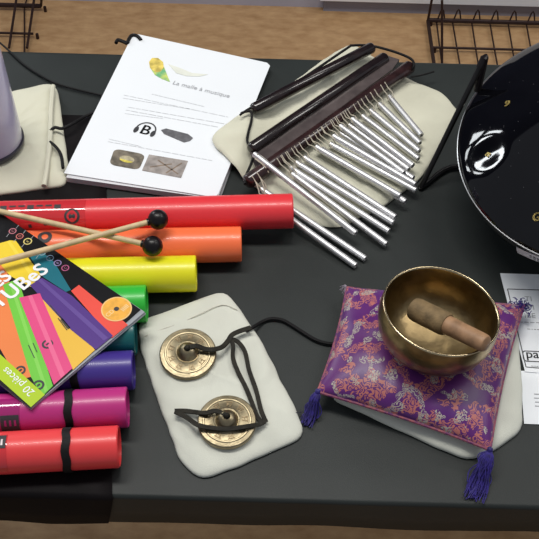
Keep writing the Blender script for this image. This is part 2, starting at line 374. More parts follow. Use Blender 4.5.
# ------------------------------------------------------------------ spiral bound booklet
nbc = V((-0.1465,1.03508,0.74)); nb = tag(empty('printed_booklet', (nbc.x, nbc.y, T)), 'white printed booklet with a leaf logo, overhanging the far table edge', 'booklet')
mk('back_cover', G().prism([(-0.21829,1.21041,0.7408),(-0.01034,1.14572,0.7408),(-0.06798,0.86551,0.7408),(-0.27237,0.89991,0.7408)], .0012), M_inkm, nb, smooth=False)
mk('page_block', G().prism([(-0.21616,1.20614,0.7422),(-0.01029,1.14279,0.7422),(-0.06977,0.86321,0.7422),(-0.27006,0.89487,0.7422)], .0085), M_page, nb, smooth=False)
q = [V(p) for p in [(-0.21585,1.20438,0.7518),(-0.01191,1.14224,0.7518),(-0.00735,1.13544,0.7518),(-0.06867,0.87107,0.7518),(-0.07284,0.86462,0.7518),(-0.27355,0.90089,0.7518)]]
mk('front_cover', G().prism(q, .0006), M_paper, nb, smooth=False)
zc = .01265
def strip(g, a, b, w):
    a, b = V(a), V(b); d = (b-a).normalized(); s = V((-d.y, d.x, 0))*w/2
    return g.prism([a-s, b-s, b+s, a+s], .00015)
g = G(); random.seed(3)
for a, b, w in zip([(-0.21329,1.06055,0.75265),(-0.17388,1.06436,0.75265),(-0.21394,1.05402,0.75265),(-0.20468,1.0351,0.75265),(-0.20675,1.02866,0.75265),(-0.20728,1.02127,0.75265),(-0.22288,0.96851,0.75265),(-0.2236,0.96351,0.75265)], [(-0.06354,1.01978,0.75265),(-0.09833,1.04051,0.75265),(-0.11758,1.03441,0.75265),(-0.06141,1.00432,0.75265),(-0.07631,0.99859,0.75265),(-0.15352,1.01301,0.75265),(-0.17797,0.95543,0.75265),(-0.08067,0.93204,0.75265)], (.0009,.0012,.0009,.001,.001,.0009,.0009,.0009)):
    a, b = V(a), V(b); t = 0
    while t < 1:
        l = random.uniform(.03, .09); strip(g, a+(b-a)*t, a+(b-a)*min(1, t+l), w); t += l+.012
mk('lettering', g, M_ink, nb, smooth=False)
xd = (V((-0.06337,1.07546,0.7527))-V((-0.14872,1.10312,0.7527))).normalized(); yd = V((-xd.y, xd.x, 0))
g = G(); text_geo(g, 'La malle à musique', (-0.14738,1.08746,0.7527), xd, yd, .0115); mk('title_print', g, M_inkm, nb, smooth=False)
g = G()
c0 = V((-0.17189,1.11808,0.7527))
g.prism([(-0.18537,1.136,0.7527),(-0.1819,1.14552,0.7527),(-0.17307,1.1459,0.7527),(-0.16486,1.13688,0.7527),(-0.16213,1.12309,0.7527),(-0.1671,1.11371,0.7527),(-0.17436,1.1134,0.7527),(-0.18252,1.12222,0.7527)], .0002)
g.use(1).prism([(-0.18084,1.12,0.7527),(-0.1728,1.11232,0.7527),(-0.16576,1.1149,0.7527),(-0.16234,1.12539,0.7527),(-0.1545,1.10288,0.7527),(-0.15064,1.09179,0.7527),(-0.16274,1.09802,0.7527),(-0.1737,1.1066,0.7527)], .0002)
g.use(2).prism([(-0.15712,1.13256,0.7527),(-0.13881,1.12408,0.7527),(-0.12048,1.1134,0.7527),(-0.09704,1.11097,0.7527),(-0.10978,1.10589,0.7527),(-0.12867,1.10623,0.7527),(-0.1437,1.11241,0.7527)], .0002)
mk('leaf_logo', g, [mat('leaf_gold', (.66, .52, .12), .5, var=.3, scale=90), mat('leaf_green', (.16, .44, .20), .5, col2=(.58, .66, .16), scale=80), mat('pale_swoosh', (.72, .74, .66), .5, var=.05, scale=50)], nb, smooth=False)
# headphones with the letter B
hc = V((-0.1753,0.98846,0.7527)); g = G()
arc = [hc+xd*.0138*math.cos(a)+yd*.0150*math.sin(a) for a in [(-.05+1.1*k/16)*PI for k in range(17)]]
for a, b in zip(arc, arc[1:]): strip(g, a, b, .0020)
for s in (-1, 1):
    cc = hc+xd*.0125*s-yd*.0035
    g.prism([cc+xd*.0033*math.cos(2*PI*k/12)+yd*.0065*math.sin(2*PI*k/12) for k in range(12)], .0003)
text_geo(g, 'B', hc-yd*.0085, xd, yd, .026, align='CENTER'); text_geo(g, 'B', hc-yd*.0085+xd*.0008, xd, yd, .026, align='CENTER'); mk('headphone_icon', g, M_inkd, nb, smooth=False)
g = G(); g.prism([(-0.15409,0.9893,0.7527),(-0.14752,0.99262,0.7527),(-0.11651,0.9827,0.7527),(-0.10911,0.97496,0.7527),(-0.11275,0.96883,0.7527),(-0.12066,0.96554,0.7527),(-0.14926,0.9814,0.7527)], .0002)
mk('device_icon', g, mat('device_grey', (.12, .12, .13), .5, var=.2, scale=200), nb, smooth=False)
g = G(); cc = [V(p) for p in [(-0.21652,0.9344,0.7527),(-0.17014,0.94493,0.7527),(-0.17562,0.90841,0.7527),(-0.21645,0.91816,0.7527)]]
A, B_, D_, E_ = [V(p) for p in [(-0.21311,0.95008,0.7527),(-0.17031,0.94007,0.7527),(-0.17582,0.91028,0.7527),(-0.21657,0.9191,0.7527)]]
rq = []
for p, a, b in ((A, E_, B_), (B_, A, D_), (D_, B_, E_), (E_, D_, A)):
    for k in range(6):
        t = k/5; q0 = p+(a-p)*.25; q1 = p+(b-p)*.25; rq.append(q0*(1-t)**2+p*2*t*(1-t)+q1*t*t)
g.prism(rq, .0002)
cm = (A+B_+D_+E_)/4
g.use(1).prism([cm+xd*.0105*math.cos(2*PI*k/20)+yd*.0062*math.sin(2*PI*k/20)+V((0,0,.0002)) for k in range(20)], .0001)
g.use(2).prism([cm-yd*.002+xd*.0095*math.cos(PI+PI*k/12)+yd*.0042*math.sin(PI+PI*k/12)+V((0,0,.0003)) for k in range(13)], .0001)
mk('bowl_photo', g, [mat('photo_dark', (.14, .12, .09), .5, var=.4, scale=120), mat('photo_tan', (.42, .37, .24), .5, var=.3, scale=150), mat('photo_yellow', (.68, .58, .10), .5, var=.2, scale=150)], nb, smooth=False)
g = G(); g.prism([(-0.16563,0.94025,0.7527),(-0.11255,0.9298,0.7527),(-0.11932,0.89751,0.7527),(-0.17177,0.9095,0.7527)], .0002)
for a, b in zip([(-0.16187,0.91627,0.7529),(-0.15257,0.92995,0.7529),(-0.13974,0.90584,0.7529)], [(-0.13331,0.92306,0.7529),(-0.12382,0.90458,0.7529),(-0.1202,0.92547,0.7529)]): strip(g.use(1), a, b, .002)
mk('object_photo', g, [mat('photo_grey', (.30, .27, .25), .5, var=.25, scale=90), mat('photo_brown', (.20, .15, .11), .5, var=.3, scale=90)], nb, smooth=False)
mk('binding_coil', G().tube([(-0.20245,1.1867,0.7535),(-0.2095,1.19619,0.7535),(-0.21715,1.19709,0.7535),(-0.22069,1.18834,0.7535),(-0.22257,1.17852,0.7535)]+[(-0.22923,1.19063,0.746),(-0.23885,1.19512,0.746),(-0.24097,1.18767,0.746)], .0028, 8, smooth=6), M_cord, nb)

# ------------------------------------------------------------------ coloured tubes
RT = .0218
tubes = {}
def tube(col, c, p0, p1, label):
    o = empty('percussion_tube', ((p0[0]+p1[0])/2, (p0[1]+p1[1])/2, min(p0[2], p1[2])-RT))
    tag(o, label, 'tube', 'coloured percussion tubes')
    mk('tube_body', G().pipe(p0, p1, RT, RT-.002), plastic(col+'_plastic', c), o)
    tubes[col] = (o, V(p0), V(p1)); return o
tube('red', (.72, .036, .046), (0.02728,0.82282,0.7748), (-0.39756,0.80196,0.764), 'long red plastic tube, farthest of the row of coloured tubes')
tube('orange', (.90, .165, .055), (-0.03503,0.77508,0.764), (-0.38619,0.75315,0.764), 'orange plastic tube between the long red and the yellow tube')
tube('yellow', (.76, .72, .012), (-0.08669,0.72685,0.764), (-0.37574,0.70834,0.764), 'yellow plastic tube between the orange and the green tube')
tube('green', (.03, .46, .045), (-0.1408,0.67989,0.764), (-0.36496,0.6621,0.764), 'bright green plastic tube partly under the black book')
tube('teal', (.004, .10, .105), (-0.14845,0.63331,0.764), (-0.35394,0.61482,0.764), 'dark teal plastic tube partly under the black book')
tube('blue', (.050, .028, .24), (-0.14563,0.58751,0.764), (-0.34336,0.56942,0.764), 'violet blue plastic tube between the teal and the magenta tube')
tube('magenta', (.48, .028, .20), (-0.14679,0.54026,0.764), (-0.33221,0.52158,0.764), 'magenta plastic tube next to the short red tube')
tube('coral', (.78, .055, .058), (-0.15012,0.49265,0.764), (-0.32169,0.47645,0.764), 'short red plastic tube nearest the front table edge')
def alen(a, b): return (V(a)-V(b)).length
M_tape = mat('clear_label_red', (.60, .032, .04), .07, var=.03, scale=12, coat=.6)
M_tape2 = mat('clear_label_magenta', (.34, .018, .15), .07, var=.03, scale=12, coat=.6)
o, p0, p1 = tubes['red']; s88 = (p0-p1).length*(293-88)/343
g = G(); cyl_patch(g, p0, p1, RT, s88, s88+.20, -.35, 1.5); mk('clear_label', g, M_tape, o)
g = G(); sc = (p0-p1).length*(293-75)/343; cyl_ring(g, p0, p1, RT, sc, .72, .0, .0095, off=.0006); g.use(1); cyl_ring(g, p0, p1, RT, sc, .72, .004, .0065, off=.0009)
g.use(0)
for k in range(9): cyl_patch(g, p0, p1, RT, s88+.030+.011*k, s88+.038+.011*k, -.02, .10 if k % 3 else .26, .0006, 3)
for k in range(6): cyl_patch(g, p0, p1, RT, s88+.028+.019*k, s88+.032+.019*k, 1.12, 1.2 if k % 2 else 1.32, .0006, 3)
mk('note_mark', g, [M_inkd, M_tape], o)
o, p0, p1 = tubes['orange']; sc = (p0-p1).length*(241-47)/291
g = G(); cyl_ring(g, p0, p1, RT, sc, .05, .004, .0085, off=.0006); mk('note_mark', g, M_inkd, o)
o, p0, p1 = tubes['magenta']; sc = (p0-p1).length*(130-24)/180
g = G(); cyl_patch(g, p0, p1, RT, sc, sc+.16, -.25, 1.6); mk('clear_label', g, M_tape2, o)
g = G(); cyl_patch(g, p0, p1, RT, sc+.001, sc+.020, .62, 1.45, .0007)
g.use(1)
for k in range(3): cyl_patch(g, p0, p1, RT, sc+.004+.005*k, sc+.0062+.005*k, .85, 1.15, .001, 3)
mk('logo_mark', g, [M_inkd, mat('logo_magenta', (.30, .02, .14), .3, var=.1)], o)
o, p0, p1 = tubes['coral']; sc = (p0-p1).length*(121-11)/171
g = G(); cyl_patch(g, p0, p1, RT, sc, sc+.14, -.45, 1.5); mk('clear_label', g, M_tape, o)
g = G(); cyl_patch(g, p0, p1, RT, sc+.001, sc+.022, -.38, .30, .0007)
g.use(1)
for a, b in ((.004, .12), (.008, -.02), (.012, .12)): cyl_patch(g, p0, p1, RT, sc+a, sc+a+.002, -.2+b*.5, .16, .001, 3)
mk('logo_mark', g, [M_inkd, mat('logo_white', (.7, .6, .6), .3, var=.05)], o)

# black elastic strap over the three nearest tubes
def strap_path(col, px0, pxspan, pxx, a0, a1, n):
    o, p0, p1 = tubes[col]; s = (p0-p1).length*(px0-pxx)/pxspan
    t = (p1-p0).normalized()
    return [(cyl_point(p0, p1, RT, s+.0008*math.sin(k*1.3), a0+(a1-a0)*k/n, .0012), t) for k in range(n+1)]
sp = strap_path('blue', 135, 185, 77, -.8, 1.5, 9)+strap_path('magenta', 130, 180, 72, -.7, 1.5, 10)+strap_path('coral', 121, 171, 69.5, -.7, 2.7, 16)
R = []
for i, (p, t) in enumerate(sp):
    d = (sp[min(i+1, len(sp)-1)][0]-sp[max(i-1, 0)][0]).normalized(); nn = t.cross(d).normalized()
    if i < 22 and nn.z < 0: nn = -nn
    if i >= 22 and nn.y > 0: nn = -nn
    R.append([p-t*.0042-nn*.0006, p+t*.0042-nn*.0006, p+t*.0042+nn*.0008, p-t*.0042+nn*.0008])
g = G(); g.rings(R, False, True, True)
tag(mk('elastic_strap', g, M_cord), 'black elastic strap over the magenta and short red tubes', 'strap')

# ------------------------------------------------------------------ song book lying on the tubes
ZB = .0508
bk_a, bk_b, bk_c, bk_d = [V(p) for p in [(-0.24247,0.52016,0.7908),(-0.14292,0.65061,0.7908),(-0.38032,0.86344,0.7908),(-0.48672,0.71406,0.7908)]]
ux = (bk_b-bk_a).normalized(); uy = V((-ux.y, ux.x, 0)); BW = (bk_b-bk_a).length; BH = .285
base = (bk_a+ux*BW/2+uy*BH/2); base.z = T+.0456
bk = tag(empty('song_book', base), 'black song book with coloured tubes on its cover, lying on the tubes', 'book')
def bq(x0, x1, y0, y1, z, dz, rot=0.):
    a = bk_a.copy(); a.z = T+z; r = Matrix.Rotation(rot, 3, 'Z')
    return [a+r @ (ux*x+uy*y) for x, y in ((x0, y0), (x1, y0), (x1, y1), (x0, y1))], dz
p = [bk_a, bk_a+ux*(BW+.0015)-uy*.0065, bk_a+ux*(BW-.001)+uy*BH, bk_a+uy*BH]; p = [V((q_.x, q_.y, T+.0460)) for q_ in p]; dz = .0012; mk('back_cover', G().prism(p, dz), M_sleeve, bk, smooth=False)
p = [bk_a+ux*.001, bk_a+ux*(BW+.001)-uy*.0055, bk_a+ux*(BW-.002)+uy*BH, bk_a+ux*.001+uy*BH]; p = [V((q_.x, q_.y, T+.0473)) for q_ in p]; dz = .0026; mk('page_block', G().prism(p, dz), M_sleeve, bk, smooth=False)
p, dz = bq(0, BW, 0, BH, .0500, .0008); mk('front_cover', G().prism(p, dz), M_black, bk, smooth=False)
g = G(); cm_ = []
def art(col, pts, lay):
    cm_.append(plastic('print_'+col, COL[col], .3)); g.use(len(cm_)-1)
    g.prism([V(p)+V((0, 0, .00005+.00012*lay)) for p in pts], .0001)
COL = dict(orange=(.80,.22,.06), green=(.16,.55,.05), pink=(.72,.07,.22), gold=(.80,.48,.06), purple=(.085,.035,.22), red=(.80,.085,.06), teal=(.010,.15,.20), yellow=(.82,.60,.035), lime=(.42,.60,.012))
art('teal', [(-0.27948,0.72294,0.7908),(-0.26688,0.73109,0.7908),(-0.25041,0.71633,0.7908),(-0.22445,0.67566,0.7908),(-0.22964,0.67258,0.7908),(-0.25927,0.69351,0.7908)], 1)
art('yellow', [(-0.33361,0.73647,0.7908),(-0.32273,0.74077,0.7908),(-0.30756,0.7476,0.7908),(-0.30037,0.74707,0.7908),(-0.29247,0.73638,0.7908),(-0.26206,0.69638,0.7908),(-0.27033,0.67843,0.7908),(-0.29714,0.69367,0.7908)], 2)
art('gold', [(-0.25842,0.66871,0.7908),(-0.23859,0.65795,0.7908),(-0.18607,0.59413,0.7908),(-0.20583,0.56763,0.7908),(-0.23666,0.61915,0.7908)], 1)
art('red', [(-0.22423,0.67422,0.7908),(-0.21648,0.68322,0.7908),(-0.16179,0.63534,0.7908),(-0.15438,0.62872,0.7908),(-0.16976,0.61059,0.7908)], 1)
art('purple', [(-0.27185,0.68057,0.7908),(-0.26016,0.69199,0.7908),(-0.22201,0.66708,0.7908),(-0.16901,0.6133,0.7908),(-0.18499,0.59416,0.7908),(-0.21592,0.61984,0.7908)], 3)
art('orange', [(-0.34264,0.71307,0.7908),(-0.32101,0.73226,0.7908),(-0.30928,0.72035,0.7908),(-0.24863,0.5574,0.7908),(-0.26158,0.55322,0.7908),(-0.2915,0.59725,0.7908)], 1)
art('green', [(-0.30251,0.68023,0.7908),(-0.2872,0.68957,0.7908),(-0.22368,0.54696,0.7908),(-0.23285,0.53315,0.7908),(-0.24863,0.5574,0.7908)], 2)
art('pink', [(-0.28093,0.6622,0.7908),(-0.25854,0.66942,0.7908),(-0.20664,0.56951,0.7908),(-0.22284,0.54823,0.7908)], 4)
art('lime', [(-0.24196,0.52017,0.7908),(-0.23016,0.53567,0.7908),(-0.28688,0.58494,0.7908),(-0.34272,0.63201,0.7908),(-0.35422,0.61522,0.7908)], 5)
COL.update(purple_light=(.125,.068,.29), pink_light=(.80,.14,.29), yellow_light=(.87,.67,.07), lime_green=(.23,.62,.09))
art('purple_light', [(-0.26395,0.68744,0.7908),(-0.26105,0.69049,0.7908),(-0.17411,0.61045,0.7908),(-0.17793,0.60631,0.7908)], 4)
art('pink_light', [(-0.2713,0.66496,0.7908),(-0.26705,0.6664,0.7908),(-0.2133,0.56105,0.7908),(-0.21681,0.55653,0.7908)], 5)
art('yellow_light', [(-0.31069,0.74544,0.7908),(-0.30741,0.74682,0.7908),(-0.2656,0.69033,0.7908),(-0.26823,0.68582,0.7908)], 3)
art('lime_green', [(-0.29629,0.68338,0.7908),(-0.29332,0.68568,0.7908),(-0.22807,0.54188,0.7908),(-0.23057,0.53811,0.7908)], 3)
mk('cover_picture', g, cm_, bk, smooth=False)
g = G(); tx = V((-0.25105,0.70673,0.7914)); 
t0 = V((-0.30091,0.64471,0.7915)); td = (V((-0.25371,0.70206,0.7915))-t0).normalized(); tu = V((-td.y, td.x, 0))
e0_ = V((-0.30787,0.67367,0.7915))
for k in range(6):
    off = td*.0006*math.cos(k*PI/3)+tu*.0006*math.sin(k*PI/3)+V((0, 0, .00002*k)); text_geo(g, 'TUBeS', t0+off, td, tu, .0268, .0001); text_geo(g, 'eS', e0_+off, td, tu, .0245, .0001)
mk('title_lettering', g, M_whiteink, bk, smooth=False)
g = G(); l0 = V((-0.24042,0.53851,0.7916)); ld = (V((-0.29022,0.58103,0.7916))-l0).normalized(); text_geo(g, '20 pièces', l0, ld, V((-ld.y, ld.x, 0)), .0125, .0002)
mk('strip_lettering', g, M_whiteink, bk, smooth=False)
g = G(); cs = V((-0.16963,0.65002,0.7913)); RS = .0172
def disc(c, r, n=36): return [c+V((r*math.cos(2*PI*k/n), r*math.sin(2*PI*k/n), 0)) for k in range(n)]
g.prism(disc(cs, RS), .00012); g.use(1).prism(disc(cs+V((0,0,.00013)), RS*.91), .0001); g.use(2).prism(disc(cs+V((0,0,.00024)), RS*.17), .0001)
g.use(3); text_geo(g, 'CD', cs-ux*.0145-uy*.001+V((0,0,.0002)), ux, uy, .0075, .0001)
for k in range(5): strip(g, cs+ux*(.003+.002*k)-uy*(.009)+V((0,0,.00025)), cs+ux*(.003+.002*k)-uy*(.0035)+V((0,0,.00025)), .0009)
mk('disc_sticker', g, [mat('sticker_rim', (.85, .55, .22), .4, var=.02), mat('sticker_orange', (.82, .40, .05), .4, var=.12, scale=120), M_inkd, mat('sticker_print', (.85, .66, .35), .4, var=.02)], bk, smooth=False)
g = G(); ring_cols = [(.50,.18,.22),(.55,.16,.14),(.72,.60,.20),(.25,.35,.38),(.18,.28,.40),(.26,.20,.40),(.45,.10,.22)]
mats_ = [mat('ring_print', c_, .4, var=.05) for c_ in ring_cols]+[M_inkm]
for k, c_ in enumerate([(-0.30728,0.76245,0.7911),(-0.29733,0.75451,0.7911),(-0.28644,0.74683,0.7911),(-0.26666,0.73007,0.7911),(-0.25595,0.72199,0.7911),(-0.24592,0.71472,0.7911),(-0.23588,0.70767,0.7911)]):
    c_ = V(c_); r_ = .0052 if k == 2 else .0046
    g.use(k).rings([[p for p in disc(c_, r_, 24)], [p for p in disc(c_, r_*.74, 24)]])
    text_geo(g, 'CDEGABC'[k], c_-ux*.0014-uy*.0017, ux, uy, .0048, .00005)
    if k < 4: g.use(7); strip(g, c_-ux*.011-uy*.0015, c_-ux*.0055, .0006); strip(g, c_+ux*.0055, c_+ux*.011+uy*.0015, .0006)
mk('note_circles', g, mats_, bk, smooth=False)
g = G()
for c_, r_ in zip([(-0.23824,0.59983,0.7915),(-0.26108,0.56537,0.7915),(-0.23883,0.54726,0.7915)], (.0062, .0055, .0062)):
    c_ = V(c_); g.rings([disc(c_, r_, 24), disc(c_, r_*.62, 24)]); strip(g, c_-ux*r_*.3, c_+ux*r_*.3, .002)
for a, b in zip([(-0.24438,0.65296,0.7915),(-0.2308,0.63803,0.7915),(-0.23256,0.6352,0.7915),(-0.25847,0.59784,0.7915),(-0.25409,0.60063,0.7915)], [(-0.21725,0.622,0.7915),(-0.21725,0.622,0.7915),(-0.22011,0.61919,0.7915),(-0.24902,0.58115,0.7915),(-0.24772,0.58899,0.7915)]): strip(g, a, b, .0009)
strip(g, (-0.22849,0.63395,0.7915), (-0.21824,0.62129,0.7915), .003)
mk('tube_markings', g, M_inkd, bk, smooth=False)

# ------------------------------------------------------------------ beaters
def beater(head, tail, label):
    h, t = V(head), V(tail); d = (t-h).normalized()
    o = tag(empty('mallet', (h.x, h.y, h.z-.0125)), label, 'mallet', 'mallets crossed over the tubes')
    mk('stick', G().tube([h+d*.006, h+d*.10, t], [.0034, .0036], 12), M_wood, o)
    g = G(); g.ball(h, .0122, 32); mk('mallet_head', g, M_ballm, o)
    mk('ferrule', G().tube([h+d*.0105, h+d*.0135], .0046, 14), M_ballm, o)
beater((-0.13401,0.77415,0.8055), (-0.37025,0.67737,0.804), 'wooden mallet whose black ball lies on the long red tube, stick on top')
beater((-0.13755,0.73833,0.7985), (-0.39083,0.80576,0.796), 'wooden mallet whose black ball lies on the orange tube, stick underneath')
# ------------------------------------------------------------------ bar chimes on their cream pouch
na_, nbb = V((-0.00891,1.13978,0.752)), V((-0.06394,0.86745,0.752)); nd = (nbb-na_).normalized(); nside = V((-nd.y, nd.x, 0))
def nb_lift(p):      # the pouch laps over the booklet's edge
    d = (V((p.x, p.y, 0))-V((na_.x, na_.y, 0))).dot(nside); t = max(0., min(1., (.026-d)/.024)); return .0135*t*t*(3-2*t)
g, o, c = pouch([(-0.08458,0.97046,0.743),(-0.08231,0.97855,0.743),(0.00113,1.08093,0.743),(0.09002,1.18412,0.743),(0.1164,1.2048,0.743),(0.13975,1.18143,0.743),(0.19183,1.12718,0.743),(0.2448,1.09546,0.743),(0.26374,1.0547,0.743),(0.25074,1.02456,0.743),(0.22653,0.97471,0.743),(0.20312,0.92335,0.743),(0.14775,0.86607,0.743),(0.09468,0.82901,0.743),(0.07039,0.82468,0.743),(0.03731,0.84428,0.743),(-0.01267,0.88906,0.743),(-0.03415,0.90118,0.743),(-0.07237,0.94729,0.743)], .0135, .0060, 6., sharp=5., ws=20., passes=2, lift=nb_lift)
tag(mk('cotton_pouch', g, M_cream, angle=80), 'cream cotton pouch spread flat under the bar chimes', 'pouch')

ZC = .016
cx = (0.07233,1.01245,0.74)
ch = tag(empty('bar_chimes', (cx[0], cx[1], T+.0135)), 'bar chimes with silver bars strung on dark lacquered wood', 'chimes')
def rod(a, b, r, flat=1.):
    a, b = V(a), V(b); t = (b-a).normalized(); L_ = (b-a).length; g = G()
    prof = [(0, .55), (.0015, .85), (.004, 1), (L_-.004, 1), (L_-.0015, .85), (L_, .55)]
    sd = t.cross(V((0, 0, 1))).normalized(); up = sd.cross(t); n = 20
    R = [[a+t*h+sd*math.cos(2*PI*k/n)*r*q+up*math.sin(2*PI*k/n)*r*q*flat for k in range(n)] for h, q in prof]
    return g.rings(R, False, True, True)
b0, b1 = V((-0.0333,0.8788,0.7655)), V((0.19771,1.12684,0.7655))
mk('beam', rod(b0, b1, .0098), M_rose, ch)
mk('rail', rod((-0.03019,0.9396,0.7665), (0.16225,1.14489,0.7665), .0088), M_ebony, ch)
M_plank = mat('wood_painted_sheen', (.085, .068, .066), .18, var=.25, scale=40, coat=.6)  # dark wood's colour lifted to grey, standing in for reflected sheen
g = G(); g.prism([(-0.03003,0.93494,0.76),(-0.0278,0.94857,0.76),(0.16331,1.15096,0.76),(0.18193,1.14241,0.76),(0.17022,1.11887,0.76),(-0.02115,0.90502,0.76)], .005); mk('plank', g, M_plank, ch, smooth=False)
mk('stick', rod((-0.03001,1.01579,0.77), (0.14372,1.16308,0.77), .0085), M_ebony, ch)
mk('hanging_cord', G().tube([(-0.02596,1.01755,0.774),(0.0359,1.07791,0.774),(0.10322,1.15134,0.774),(0.11377,1.16007,0.774),(0.1417,1.1601,0.774),(0.17472,1.1474,0.774),(0.19698,1.13209,0.774),(0.20014,1.11619,0.774)]+[(0.19676,1.11476,0.766)], .0019, 8, smooth=6)
   .tube([(-0.04485,1.00794,0.77),(-0.03815,1.01234,0.77),(-0.03125,1.01159,0.77)]+[(-0.03017,0.99974,0.766),(-0.03397,0.97134,0.766),(-0.03408,0.95553,0.766),(-0.02755,0.94023,0.766)], .0019, 8, smooth=6)
   .tube([(-0.0246,0.93055,0.768),(-0.02794,0.91149,0.768),(-0.03367,0.88903,0.768),(-0.03443,0.87446,0.768)], .0019, 8, smooth=6).tube([(0.19709,1.10866,0.76),(0.21343,1.11387,0.76),(0.23161,1.12261,0.76)], .0013, 8, smooth=6)
   .tube([(-0.04605,1.00365,0.771),(-0.03685,1.01435,0.771),(-0.02479,1.02528,0.771),(-0.01669,1.03297,0.771),(-0.01379,1.02783,0.771)], .0016, 8, smooth=6), M_cord, ch)
BARP = [
[(-0.02432,0.91998,0.778)]+[(0.10622,0.80134,0.76)],
[(-0.01381,0.87659,0.7575)]+[(0.11821,0.77292,0.745)],
[(-0.01605,0.86391,0.7575)]+[(0.10604,0.76121,0.745)],
[(0.02338,0.91516,0.76)]+[(0.14901,0.81435,0.751)],
[(0.02609,0.90311,0.76)]+[(0.1451,0.79508,0.748)],
[(0.03122,0.92387,0.761)]+[(0.15506,0.82632,0.754)],
[(0.04183,0.93381,0.761)]+[(0.15802,0.83497,0.755)],
[(0.06475,0.95219,0.76)]+[(0.17264,0.86268,0.755)],
[(0.07704,0.96248,0.76)]+[(0.18779,0.88393,0.755)],
[(0.0807,0.96972,0.768)]+[(0.18671,0.88889,0.761)],
[(0.09112,0.98493,0.76)]+[(0.18597,0.9049,0.756)],
[(0.10394,1.00168,0.76)]+[(0.18125,0.92157,0.756)],
[(0.10752,1.00508,0.768)]+[(0.18571,0.92167,0.7625)],
[(0.12262,1.02101,0.76)]+[(0.19535,0.94162,0.7565)],
[(0.13428,1.033,0.76)]+[(0.19784,0.95626,0.7565)],
[(0.1476,1.04732,0.76)]+[(0.19977,0.97208,0.7565)],
[(0.16264,1.06408,0.76)]+[(0.20311,0.98821,0.7565)],
[(0.05755,0.94724,0.768)]+[(0.16513,0.86731,0.761)],
[(0.09062,0.98958,0.7685)]+[(0.17298,0.90857,0.762)],
]
bd = (b1-b0).normalized()
for i, (h, t) in enumerate(BARP):
    h, t = V(h), V(t); d = (t-h).normalized(); r = .0042
    g = G(); g.pipe(h, t, r, r*.60, 16, .0005); g.use(1)
    for q, s in ((h, 1), (t, -1)): 
        a = d.cross(V((0,0,1))).normalized(); b = a.cross(d)
        g.add([q+d*s*.002+a*math.cos(2*PI*k/16)*r*.62+b*math.sin(2*PI*k/16)*r*.62 for k in range(16)], [tuple(range(16))])  # dark disc just inside each end, standing in for shade in the bore
    br = mk('chime_bar', g, [M_alu, M_bore_shade], ch)
    s = max(.012, min((b1-b0).length-.01, (h-b0).dot(bd)))
    q = b0+bd*s; side = bd.cross(V((0,0,1))).normalized()
    A1 = q-bd*.0045+side*.0030+V((0,0,.0098)); A2 = q+bd*.0045+side*.0030+V((0,0,.0098)); hh = h+d*.007
    up = V((0,0,r+.0006)); lo = d.cross(V((0,0,1))).normalized()*(r+.0006)
    mk('thread', G().tube([A1, A1+side*.0072-V((0,0,.0062)), (A1+side*.009+hh+lo)/2, hh+lo, hh+up, hh-lo, (A2+side*.009+hh-lo)/2, A2+side*.0072-V((0,0,.0062)), A2], .00075, 5), M_thread, br)

# ------------------------------------------------------------------ hand cymbals on their pouch
OUT = [(-0.15126,0.66848,0.743),(-0.10928,0.69049,0.743),(-0.06687,0.7138,0.743),(-0.05383,0.71654,0.743),(-0.04383,0.70775,0.743),(-0.01858,0.66568,0.743),(-0.00512,0.64049,0.743),(0.01963,0.58559,0.743),(0.04124,0.53525,0.743),(0.03961,0.52049,0.743),(0.00368,0.5002,0.743),(-0.0335,0.48151,0.743),(-0.06304,0.47028,0.743),(-0.07578,0.47448,0.743),(-0.09096,0.49497,0.743),(-0.11823,0.56046,0.743),(-0.14528,0.6289,0.743)]
g, o, c = pouch(OUT, .0125, .0045, 11., sharp=7., ws=22., passes=2)
pc = tag(empty('drawstring_pouch', (c.x, c.y, T)), 'natural cotton pouch with two hand cymbals lying on it', 'pouch')
mk('pouch_body', g, M_natural, pc, angle=80)
mk('hem_seam', G().tube([(-0.14258,0.64183,0.7505),(-0.12411,0.65235,0.7505),(-0.10194,0.66312,0.7505),(-0.0797,0.67693,0.7505),(-0.05474,0.69104,0.7505),(-0.03563,0.68429,0.7505)], .0005, 6, smooth=5), M_seam, pc)
mk('loose_thread', G().tube([(0.02862,0.55179,0.746),(0.03515,0.54948,0.746),(0.04059,0.5509,0.746),(0.04384,0.54598,0.746)], .0004, 5, smooth=5).tube([(0.03733,0.55332,0.746),(0.0395,0.54585,0.746),(0.04274,0.54096,0.746)], .0004, 5, smooth=5), M_vring, pc)
mk('pull_cord', G().tube([(-0.02514,0.65387,0.751)]+[(-0.01772,0.65984,0.75)]+[(-0.00712,0.67295,0.7435),(0.00332,0.67797,0.7435),(0.01625,0.67665,0.7435),(0.02744,0.66975,0.7435),(0.04202,0.65871,0.7435),(0.05586,0.6492,0.7435),(0.06964,0.64471,0.7435),(0.08347,0.64517,0.7435),(0.09748,0.65058,0.7435)], .0021, 8, smooth=6), M_cord, pc)

